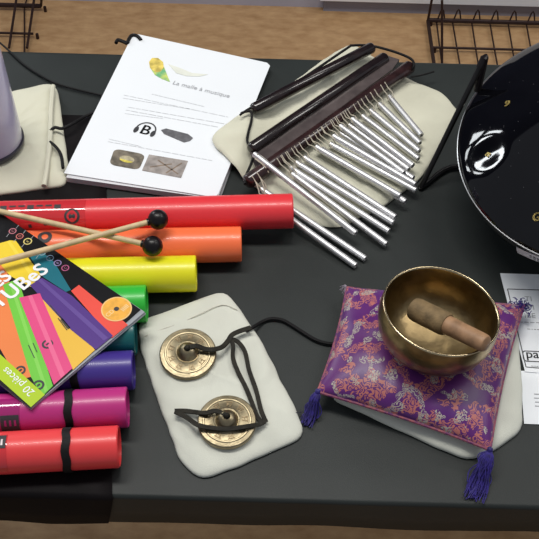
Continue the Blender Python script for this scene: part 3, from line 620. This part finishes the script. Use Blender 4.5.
def cymbal(c, tilt, az, R, label):
    n = V((math.sin(tilt)*math.cos(az), math.sin(tilt)*math.sin(az), math.cos(tilt))); 
    M = Matrix.Translation(V(c)) @ V((0, 0, 1)).rotation_difference(n).to_matrix().to_4x4()
    o = tag(empty('hand_cymbal', M @ V((0, 0, 0))), label, 'cymbal', 'pair of hand cymbals')
    prof = [(.0025, .0125), (.004, .0135), (.007, .0125), (.0098, .0095), (.0112, .0062), (.0122, .0052), (.0136, .0056), (.0146, .0050), (.0235, .0040), (.0243, .0046), (.0255, .0046), (.0262, .0037), (R-.0012, .0030), (R, .0018), (R, -.0020), (R-.001, -.0030), (R-.004, -.0025), (.0125, .0015), (.009, .0065), (.006, .0095), (.0025, .0105)]
    g = G(); g.lathe(prof, M, 96, closed=True); mk('cymbal_body', g, M_bronze, o, angle=30)
    # raised glyph strokes between the two ring ridges
    g = G()
    def pt(r, a): return M @ V((r*math.cos(a), r*math.sin(a), .0046-.0008*(r-.0146)/.009))
    nn = n
    def stroke(q): 
        for a, b in zip(q, q[1:]):
            A, B = pt(*a), pt(*b); d = (B-A).normalized(); s = nn.cross(d)*.0005
            g.prism([A-s, B-s, B+s, A+s], .0007, nn)
    for k in range(9):
        a0 = 2*PI*k/9+.1; w = .17; ri, ro = .0160, .0222
        stroke([(ro, a0-w), (ro, a0+w)])
        stroke([(ro, a0-w*.6), (ri+.0015, a0-w*.7), (ri, a0-w*.2)])
        stroke([(ro, a0+w*.6), (ri, a0+w*.7)])
        if k % 2: stroke([(ro-.002, a0-w*.1), (ri+.002, a0+w*.1), (ro-.003, a0+w*.3)])
        else: stroke([(ri+.003, a0-w*.2), (ri+.003, a0+w*.7)])
    mk('glyph_relief', g, M_bronze_d, o, smooth=False)
    return M
MC1 = cymbal((-0.0888,0.6155,0.757), .12, -PI/2, .0318, 'hand cymbal on the upper half of the natural pouch, next to the blue tube')
MC2 = cymbal((-0.04087,0.52993,0.756), .06, -PI/2, .0312, 'hand cymbal crossed by the flat dark cord, nearer the front table edge')
d1 = MC1 @ V((0, 0, .0145)); d2 = MC2 @ V((0, 0, .0145))
g = G()
A_ = [tuple(d1)]+[(-0.07934,0.61689,0.771)]+[(-0.06945,0.61631,0.7665),(-0.06051,0.61592,0.7665)]+[(-0.05091,0.62245,0.7625)]+[(-0.04471,0.63269,0.76),(-0.04057,0.64118,0.76)]+[(-0.03179,0.64854,0.758),(-0.0194,0.65391,0.758)]
g.ribbon(A_, .0056, .0016, smooth=6)
g.ribbon([(-0.04389,0.63899,0.759),(-0.03886,0.62806,0.759)]+[(-0.03823,0.61311,0.755),(-0.03185,0.59455,0.755),(-0.02223,0.57391,0.755),(-0.01504,0.55497,0.755),(-0.00916,0.5389,0.755),(-0.00248,0.52926,0.755)], .0048, .0018, smooth=6)
g.ribbon([(-0.04159,0.63771,0.757),(-0.03347,0.63381,0.757),(-0.02504,0.62032,0.757),(-0.01971,0.59626,0.757),(-0.01118,0.5704,0.757),(-0.00506,0.54527,0.757),(0.00066,0.53062,0.757)], .0048, .0018, smooth=6)
g.ribbon([(-0.00043,0.53092,0.7585),(-0.00776,0.52642,0.7585)]+[(-0.02234,0.5197,0.764),(-0.03904,0.51678,0.764),(-0.05589,0.51746,0.764),(-0.07082,0.52061,0.764)]+[(-0.08464,0.53291,0.759),(-0.0969,0.53931,0.759)], .0050, .0018, smooth=6)
g.ribbon([(-0.0977,0.54113,0.757),(-0.08647,0.54148,0.757),(-0.07675,0.54054,0.757)]+[(-0.06432,0.53483,0.765),(-0.0528,0.53765,0.765)]+[tuple(d2)], .0050, .0018, smooth=6)
g.ball(d1, .0034, 14); g.ball(d2, .0034, 14)
tag(mk('leather_cord', g, M_leather), 'flat dark leather cord joining the two hand cymbals', 'cord')

# ------------------------------------------------------------------ brocade cushion, its pouch, bowl and striker
g, o, c = pouch([(0.07271,0.56905,0.743),(0.14314,0.53346,0.743),(0.19449,0.50717,0.743),(0.2138,0.49946,0.743),(0.23679,0.50607,0.743),(0.2735,0.53255,0.743),(0.27966,0.54511,0.743),(0.28597,0.59541,0.743),(0.2916,0.65736,0.743),(0.28318,0.68896,0.743),(0.20564,0.71935,0.743),(0.1109,0.69499,0.743)], .0135, .0008, 4., sharp=9., passes=3)
tag(mk('cotton_pouch', g, M_natural, angle=80), 'white cotton pouch under the purple brocade cushion', 'pouch')

K = [V(p) for p in [(0.05601,0.56615,0.765),(0.234,0.50086,0.765),(0.29767,0.69187,0.765),(0.09188,0.71164,0.765)]]
kc = sum(K, V((0,0,0)))/4
cu = tag(empty('brocade_cushion', (kc.x, kc.y, T+.0138)), 'purple brocade cushion with flowers, carrying the brass bowl', 'cushion')
def kp(u, v, z):
    bow = .04
    uu = u*(1-bow*(1-v*v)*.9); vv = v*(1-bow*(1-u*u)*.9)
    p = (K[0]*(1-uu)*(1-vv)+K[1]*(1+uu)*(1-vv)+K[2]*(1+uu)*(1+vv)+K[3]*(1-uu)*(1+vv))/4
    return V((p.x, p.y, T+z))
NU = 40; ZM = .0235
def ch_(k): return -math.cos(PI*k/NU)
def top_(u, v):
    e = max(0., (1-u*u)*(1-v*v)); q = kp(u, v, 0)
    dent = math.exp(-((q.x-.183)**2+(q.y-.61)**2)/.0017)
    return ZM+.030*e**.42-.0085*dent+.0013*noise.noise(V((u*4, v*4, 1)))*min(1, e*3)+.0022*noise.noise(V((u*9, v*2.5, 4)))*min(1, 4*(1-abs(v)))*min(1, 4*(1-abs(u)))*(abs(v))
g = G(); vs = []
for i in range(NU+1):
    for j in range(NU+1): u, v = ch_(i), ch_(j); vs.append(kp(u, v, top_(u, v)))
for i in range(NU+1):
    for j in range(NU+1):
        u, v = ch_(i), ch_(j); e = max(0., (1-u*u)*(1-v*v)); vs.append(kp(u, v, max(.0140, ZM-.012*e**.3)))
N1 = (NU+1)**2; fs = []
for i in range(NU):
    for j in range(NU):
        a = i*(NU+1)+j; q = (a, a+NU+1, a+NU+2, a+1); fs += [q, tuple(x+N1 for x in reversed(q))]
g.add(vs, fs)
co = mk('cushion_body', g, M_broc, cu, angle=80)
bm = bmesh.new(); bm.from_mesh(co.data); bmesh.ops.remove_doubles(bm, verts=bm.verts, dist=.0002); bm.to_mesh(co.data); bm.free()
edge = [kp(ch_(k), -1, ZM) for k in range(NU)]+[kp(1, ch_(k), ZM) for k in range(NU)]+[kp(ch_(NU-k), 1, ZM) for k in range(NU)]+[kp(-1, ch_(NU-k), ZM) for k in range(NU)]
g = G(); R = []; ne = len(edge)
for i in range(ne):
    t = (edge[(i+1) % ne]-edge[i-1]).normalized(); a = t.cross(V((0,0,1))).normalized()
    R.append([edge[i]+a*.0019*math.cos(2*PI*k/8)+V((0,0,.0019*math.sin(2*PI*k/8))) for k in range(8)])
g.rings(R, True); mk('piping', g, M_pipe, cu)
random.seed(11)
def tassel(a, pts_end, spread, n, r=.0006):
    g = G(); a = V(a); g.ball(a, .0035, 12)
    e = V(pts_end); d = e-a; s = V((-d.y, d.x, 0)).normalized()
    for k in range(n):
        f = random.uniform(.55, 1.08); w = random.gauss(0, spread*.5); c1 = random.gauss(0, spread*.25)
        lay = random.uniform(0, .009)
        p1 = a+d*f*.3+s*(w*.45+c1); p2 = a+d*f*.65+s*(w*.8-c1); p3 = a+d*f+s*w
        p1.z = a.z*.6+(T+.004+lay)*.4+.003; p2.z = T+.002+lay; p3.z = T+.0012+lay*.5
        g.tube([a+V((random.gauss(0,.001), random.gauss(0,.001), 0)), p1, p2, p3], r, 5, smooth=4)
    mk('tassel', g, M_tass, cu)
tassel(kp(-1,-1,ZM), (0.04395,0.53781,0.743), .008, 70)
tassel(kp(1,-1,ZM), (0.21515,0.45592,0.743), .011, 130)
# curled tassel at the far corner
g = G(); a = kp(1, 1, ZM)
for k in range(70):
    ang = random.uniform(0, 2*PI); q = a+V((random.gauss(-.002,.006), random.gauss(-.001,.0045), random.uniform(-.006, .006)))
    rr = random.uniform(.0015, .004); ax = V((random.gauss(0,1), random.gauss(0,1), random.gauss(0,1))).normalized(); o1 = ax.orthogonal().normalized(); o2 = ax.cross(o1)
    g.tube([q+o1*rr*math.cos(ang+t*.7)+o2*rr*math.sin(ang+t*.7) for t in range(7)], .0005, 5)
mk('tassel', g, M_tass, cu)
g = G(); a = kp(-1, 1, ZM)
for k in range(14):
    d = V((-random.uniform(.2,1), random.gauss(0,.6), 0)); g.tube([a, a+d*.004+V((0,0,.002)), a+d*.009+V((0,0,-.004))], .00035, 5, smooth=4)
mk('tassel', g, mat('pale_thread', (.35, .30, .36), .7, var=.3, scale=200), cu)

nb_ = V((.105, .069, .99)).normalized()
BM = Matrix.Translation(V((0.18264,0.62091,0.8445))) @ V((0, 0, 1)).rotation_difference(nb_).to_matrix().to_4x4() @ Matrix.Diagonal((.972, .972, 1, 1)) @ Matrix.Translation((0, 0, -.060))
bw = tag(empty('singing_bowl', BM @ V((0,0,0))), 'aged brass singing bowl tilted on the purple brocade cushion', 'bowl')
g = G(); g.lathe([(0, 0), (.028, 0), (.042, .0035), (.054, .0125), (.0622, .025), (.0655, .037), (.0662, .046), (.0655, .054), (.0648, .0588)], BM, 96)
g.lathe([(.0620, .0588), (.0612, .054), (.0622, .045), (.0612, .036), (.058, .026), (.050, .0145), (.038, .0075), (.02, .0045), (0, .004)], BM, 96)
mk('bowl_body', g, M_brass, bw, angle=80)
g = G(); g.lathe([(.0648, .0588), (.0646, .0600), (.0636, .0606), (.0626, .0602), (.0620, .0588)], BM, 96); mk('rim', g, M_lip, bw, angle=80)

ma, mt = V((0.22147,0.56761,0.8575)), V((0.15525,0.63282,0.83)); md = (mt-ma).normalized(); ML = (mt-ma).length
mo = tag(empty('bowl_striker', mt-V((0,0,.013))), 'wooden striker with suede end leaning inside the brass bowl', 'striker')
MM = Matrix.Translation(ma) @ V((0, 0, 1)).rotation_difference(md).to_matrix().to_4x4()
hl = ML*.54
g = G(); g.lathe([(0, 0), (.0065, .0002), (.0084, .0012), (.0093, .0035), (.0096, .008), (.0098, hl*.6), (.0102, hl), (0, hl)], MM, 40); mk('handle', g, M_malletw, mo)
g = G(); g.lathe([(0, hl-.002), (.0112, hl-.002), (.0126, hl), (.0130, hl+.004), (.0130, ML-.006), (.0122, ML-.002), (.0095, ML), (0, ML)], MM, 40); mk('suede_end', g, M_felt, mo)

# ------------------------------------------------------------------ papers under the cushion edge
sl = tag(empty('paper_slip', (0.34855,0.57926,0.7406)), 'white slip of paper lying half under the bordered printed card', 'paper')
mk('slip_sheet', G().prism([(0.28723,0.61579,0.7406),(0.40006,0.61267,0.7406),(0.40758,0.5455,0.7406),(0.2815,0.54659,0.7406)], .0006), M_paper, sl, smooth=False)
g = G()
for a, b in zip([(0.29816,0.58498,0.7414),(0.29734,0.57974,0.7414),(0.29765,0.57456,0.7414),(0.29684,0.56939,0.7414)], [(0.31585,0.58423,0.7414),(0.31499,0.57899,0.7414),(0.31413,0.57379,0.7414),(0.31327,0.56862,0.7414)]): strip(g, a, b, .0012)
mk('fine_text', g, M_inkm, sl, smooth=False)
cd = tag(empty('printed_card', (0.34374,0.68175,0.7416)), 'white printed card with a black border beside the purple cushion', 'card')
mk('card_sheet', G().prism([(0.28319,0.75827,0.7416),(0.4182,0.75743,0.7416),(0.41438,0.60709,0.7416),(0.2924,0.61394,0.7416)], .0006), M_paper, cd, smooth=False)
g = G()
for a, b in zip([(0.28886,0.73355,0.7423),(0.28886,0.73355,0.7423),(0.29434,0.62033,0.7423)], [(0.41301,0.73318,0.7423),(0.29434,0.62033,0.7423),(0.40843,0.61181,0.7423)]): strip(g, a, b, .0011)
mk('border_print', g, M_inkd, cd, smooth=False)
x1 = (V((0.39831,0.72032,0.7424))-V((0.31435,0.72202,0.7424))).normalized(); y1 = V((-x1.y, x1.x, 0))
g = G()
for t_, p in (('TI', (0.30742,0.71577,0.7423)), ('M', (0.30909,0.703,0.7423)), ('TIBE', (0.29658,0.69067,0.7423))): text_geo(g, t_, p, x1, y1, .0105, .0002)
mk('title_print', g, M_inkm, cd, smooth=False)
g = G(); random.seed(5)
for a, b in zip([(0.29562,0.68401,0.7423),(0.30355,0.67407,0.7423),(0.30026,0.62188,0.7423)], [(0.3262,0.68357,0.7423),(0.32453,0.67332,0.7423),(0.31605,0.62103,0.7423)]):
    a, b = V(a), V(b); t = 0
    while t < 1: l = random.uniform(.08, .2); strip(g, a+(b-a)*t, a+(b-a)*min(1, t+l), .0011); t += l+.05
mk('lettering', g, M_inkm, cd, smooth=False)
g = G(); lo = V((0.29257,0.62773,0.7424)); w_, h_, r_ = .050, .0155, .004
def rrect(x0, y0, x1_, y1_, r, z=0):
    out = []
    for cxx, cyy, a0 in ((x1_-r, y1_-r, 0), (x0+r, y1_-r, PI/2), (x0+r, y0+r, PI), (x1_-r, y0+r, 1.5*PI)):
        for k in range(6): a = a0+PI/2*k/5; out.append(lo+x1*(cxx+r*math.cos(a))+y1*(cyy+r*math.sin(a))+V((0,0,z)))
    return out
g.rings([rrect(0, 0, w_, h_, r_), rrect(.0013, .0013, w_-.0013, h_-.0013, r_-.001)])
text_geo(g, 'pa', lo+x1*.0035+y1*.0055, x1, y1, .0165, .0001); text_geo(g, 'pa', lo+x1*.0039+y1*.0055, x1, y1, .0165, .0001)
mk('logo_print', g, M_inkd, cd, smooth=False)

# ------------------------------------------------------------------ black drum on its wire stand
RD = .1858; A1_, A2_, A3_ = V((.9709, 0, .2395)), V((-.0293, .9925, .1187)), V((-.2377, -.1222, .9636))
DC = V((.408, .858, T+.135)); DM = Matrix(((A1_.x, A2_.x, A3_.x, DC.x), (A1_.y, A2_.y, A3_.y, DC.y), (A1_.z, A2_.z, A3_.z, DC.z), (0, 0, 0, 1)))
dr = tag(empty('metal_drum', (DC.x-.01, DC.y, T+.034)), 'glossy black metal drum with gold note letters, propped in a wire stand', 'drum')
fields = [V((-.120, .052, 0)), V((-.152, -.013, 0)), V((-.110, -.111, 0))]
allf = [(f, .029) for f in fields]+[(V((.135*math.cos(a), .135*math.sin(a), 0)), .029) for a in (-1.55, -.75, .05, .85, 1.65)]
def top_z(x, y):
    r = math.hypot(x, y)/RD
    z = .004+.055*max(0, 1-r**2.2)**.85
    for f, s in allf:
        d = math.hypot(x-f.x, y-f.y)/s
        if d < 1: z -= .0024*(1-d*d)**2
    return z
def D(x, y, z): return DM @ V((x, y, z))
def circ(r, z, n=160): r = max(r, 1e-5); return [D(r*math.cos(2*PI*k/n), r*math.sin(2*PI*k/n), z) for k in range(n)]
def lowr(z): return .1835*math.sqrt(max(0, 1-((-z-.006)/.069)**2.4)) if z < -.006 else .1835
g = G(); R = [circ(r_, z) for r_, z in ((0, -.075), (.05, -.075), (.08, -.0735))]+[circ(lowr(z), z) for z in (-.070, -.064, -.056, -.046, -.035, -.025, -.015, -.008)]
R += [circ(.1836, -.004), circ(.1852, -.0025), circ(RD, -.001), circ(RD, .0025), circ(RD-.001, .0038)]
for j in range(1, 60):
    r_ = max((RD-.002)*(1-j/59), 1e-5); R.append([D(r_*math.cos(2*PI*k/160), r_*math.sin(2*PI*k/160), top_z(r_*math.cos(2*PI*k/160), r_*math.sin(2*PI*k/160))) for k in range(160)])
g.rings(R); mk('drum_shell', g, M_drum, dr, angle=50)
g = G(); g.rings([circ(RD-.0004, .0012), circ(RD+.0006, .0016), circ(RD+.0006, .0028), circ(RD-.0004, .0032)], True); mk('rim_edge', g, M_rim, dr)
def on_top(x, y, lift=.0006): return D(x, y, top_z(x, y)+lift)
for f, ch2, rot in zip(fields, ('9', 'a', 'G'), (-.5, .6, -.15)):
    g = G(); c_ = on_top(f.x, f.y, .0011); e = .004
    nx = (on_top(f.x+e, f.y)-on_top(f.x-e, f.y)).normalized(); ny = (on_top(f.x, f.y+e)-on_top(f.x, f.y-e)).normalized()
    xr = nx*math.cos(rot)+ny*math.sin(rot); yr = ny*math.cos(rot)-nx*math.sin(rot)
    for q in (0, .0005, .001): text_geo(g, ch2, c_-yr*.0042+xr*q, xr, yr, .0135, .0003, 'CENTER')
    mk('note_letter', g, M_gold, dr, smooth=False)
g = G()
for f, s in allf:
    for k in range(14):
        a = 2*PI*k/14; x, y = f.x+.038*math.cos(a), f.y+.038*math.sin(a)
        if math.hypot(x, y) > .165: continue
        g.ball(on_top(x, y, -.0002), .0006, 8)
mk('dot_pattern', g, mat('fine_dots', (.055, .055, .06), .4, .3, var=.1), dr)
q = DM.inverted() @ V((0.29408,0.7261,0.825)); la = math.atan2(q.y, q.x); lz = (-.0050, -.0130, -.0200)
g = G(); Rr = [[D((lowr(z)+.0006)*math.cos(la-.080+.24*k/12), (lowr(z)+.0006)*math.sin(la-.055+.20*k/12), z) for k in range(13)] for z in lz]
for A, B in zip(Rr, Rr[1:]): g.add(A+B, [(k, k+1, 14+k, 13+k) for k in range(12)])
g.use(1)
for k in range(5):
    for z in (-.0095, -.0135):
        a = la-.01+.028*k; r_ = lowr(z)+.0012
        g.add([D(r_*math.cos(a), r_*math.sin(a), z), D(r_*math.cos(a+.02), r_*math.sin(a+.02), z), D(r_*math.cos(a+.02), r_*math.sin(a+.02), z-.0018), D(r_*math.cos(a), r_*math.sin(a), z-.0018)], [(0, 1, 2, 3)])
mk('side_label', g, [M_label, M_inkd], dr)

st = tag(empty('drum_stand', (DC.x, DC.y, T)), 'black bent wire stand hooked over the rim of the black drum', 'stand')
M_rod = mat('black_coated_wire', (.006, .0055, .006), .32, spec=.4, var=.2, scale=90)
hook = V((0.25892,0.96849,0.905)); foot = V((0.197,0.90054,0.745)); inn = V((0.25013,0.94124,0.745))
def leg(hook, foot, inn, rim):
    o_ = (hook-V((DC.x, DC.y, hook.z))).normalized()
    g = G(); g.tube([V((DC.x, DC.y, T+.005))*.5+inn*.5, inn, inn+(foot-inn)*.94, foot+V((0, 0, .0005)), foot+(hook-foot)*.06, foot+(hook-foot)*.5, hook-(hook-foot)*.05, hook, hook*.6+rim*.4+V((0, 0, .006)), rim+V((0, 0, .002))], .0036, 10, smooth=6)
    lg = mk('leg', g, M_rod, st)
    mk('rubber_sleeve', G().tube([hook+(foot-hook)*.07, hook-(hook-foot)*.02, hook+V((0, 0, .0005)), hook*.6+rim*.4+V((0, 0, .006)), rim+V((0, 0, .002))], .0050, 12, smooth=6), M_ballm, lg)
lh = DM.inverted() @ V((0.2624,0.94623,0.895)); a0 = math.atan2(lh.y, lh.x)
leg(hook, foot, inn, D((RD-.003)*math.cos(a0), (RD-.003)*math.sin(a0), .007))
for a in (.35, -.95):
    rim = D((RD-.003)*math.cos(a), (RD-.003)*math.sin(a), .007); hk = D((RD+.018)*math.cos(a), (RD+.018)*math.sin(a), .014)
    ft = V((DC.x+.27*math.cos(a), DC.y+.27*math.sin(a), T+.005)); leg(hk, ft, V((DC.x+.2*math.cos(a+.25), DC.y+.2*math.sin(a+.25), T+.005)), rim)
mk('cradle', G().tube([V((DC.x-.06, DC.y-.03, T+.005)), V((DC.x-.03, DC.y-.01, T+.030)), D(.0, .0, -.0790), V((DC.x+.07, DC.y+.03, T+.040)), V((DC.x+.1, DC.y+.05, T+.005))], .0036, 10, smooth=6), M_rod, st)

# ------------------------------------------------------------------ light: fluorescent ceiling lamps and soft daylight
def area(name, loc, sx, sy, power, col=(1, .97, .92), rot=(0, 0, 0)):
    l = bpy.data.lights.new(name, 'AREA'); l.shape = 'RECTANGLE'; l.size = sx; l.size_y = sy; l.energy = power; l.color = col
    o = bpy.data.objects.new(name, l); C.objects.link(o); o.location = loc; o.rotation_euler = rot; return o
area('ceiling_lamp', (-.35, 1.05, 2.75), 1.3, .30, 31)
area('ceiling_lamp', (1.6, 1.1, 2.75), 1.3, .30, 14)
area('ceiling_lamp', (1.3, 2.1, 2.75), 1.3, .30, 8)
for wx, wz, sx, sz in ((-2.42, 2.02, .30, .26), (-2.38, 1.50, .22, .40), (-1.86, 2.06, .26, .20), (-1.84, 1.44, .40, .26), (-1.34, 1.98, .20, .34), (-1.32, 1.50, .30, .30)):
    area('window_pane_daylight', (wx, 2.34, wz), sx, sz, 4.6, (.93, .97, 1), (-PI/2, 0, 0))
w = bpy.data.worlds.new('World'); bpy.context.scene.world = w; w.use_nodes = True
w.node_tree.nodes['Background'].inputs[0].default_value = (.85, .90, 1, 1); w.node_tree.nodes['Background'].inputs[1].default_value = .30

# ------------------------------------------------------------------ camera
PITCH, ROLL = .877, .027
fw = V((0, math.cos(PITCH), -math.sin(PITCH))); r0 = V((1, 0, 0)); u0 = r0.cross(fw)
rr = r0*math.cos(ROLL)+u0*math.sin(ROLL); uu = u0*math.cos(ROLL)-r0*math.sin(ROLL)
cam = bpy.data.cameras.new('Camera'); cam.sensor_width = 36; cam.lens = 962.6*36/539; cam.clip_start = .05
co_ = bpy.data.objects.new('Camera', cam); C.objects.link(co_)
co_.matrix_world = Matrix(((rr.x, uu.x, -fw.x, 0), (rr.y, uu.y, -fw.y, 0), (rr.z, uu.z, -fw.z, T+.909), (0, 0, 0, 1)))
sc = bpy.context.scene; sc.camera = co_
sc.view_settings.view_transform = 'Standard'; sc.view_settings.look = 'None'; sc.view_settings.gamma = 1; sc.view_settings.exposure = 0.; sc.view_settings.use_curve_mapping = False
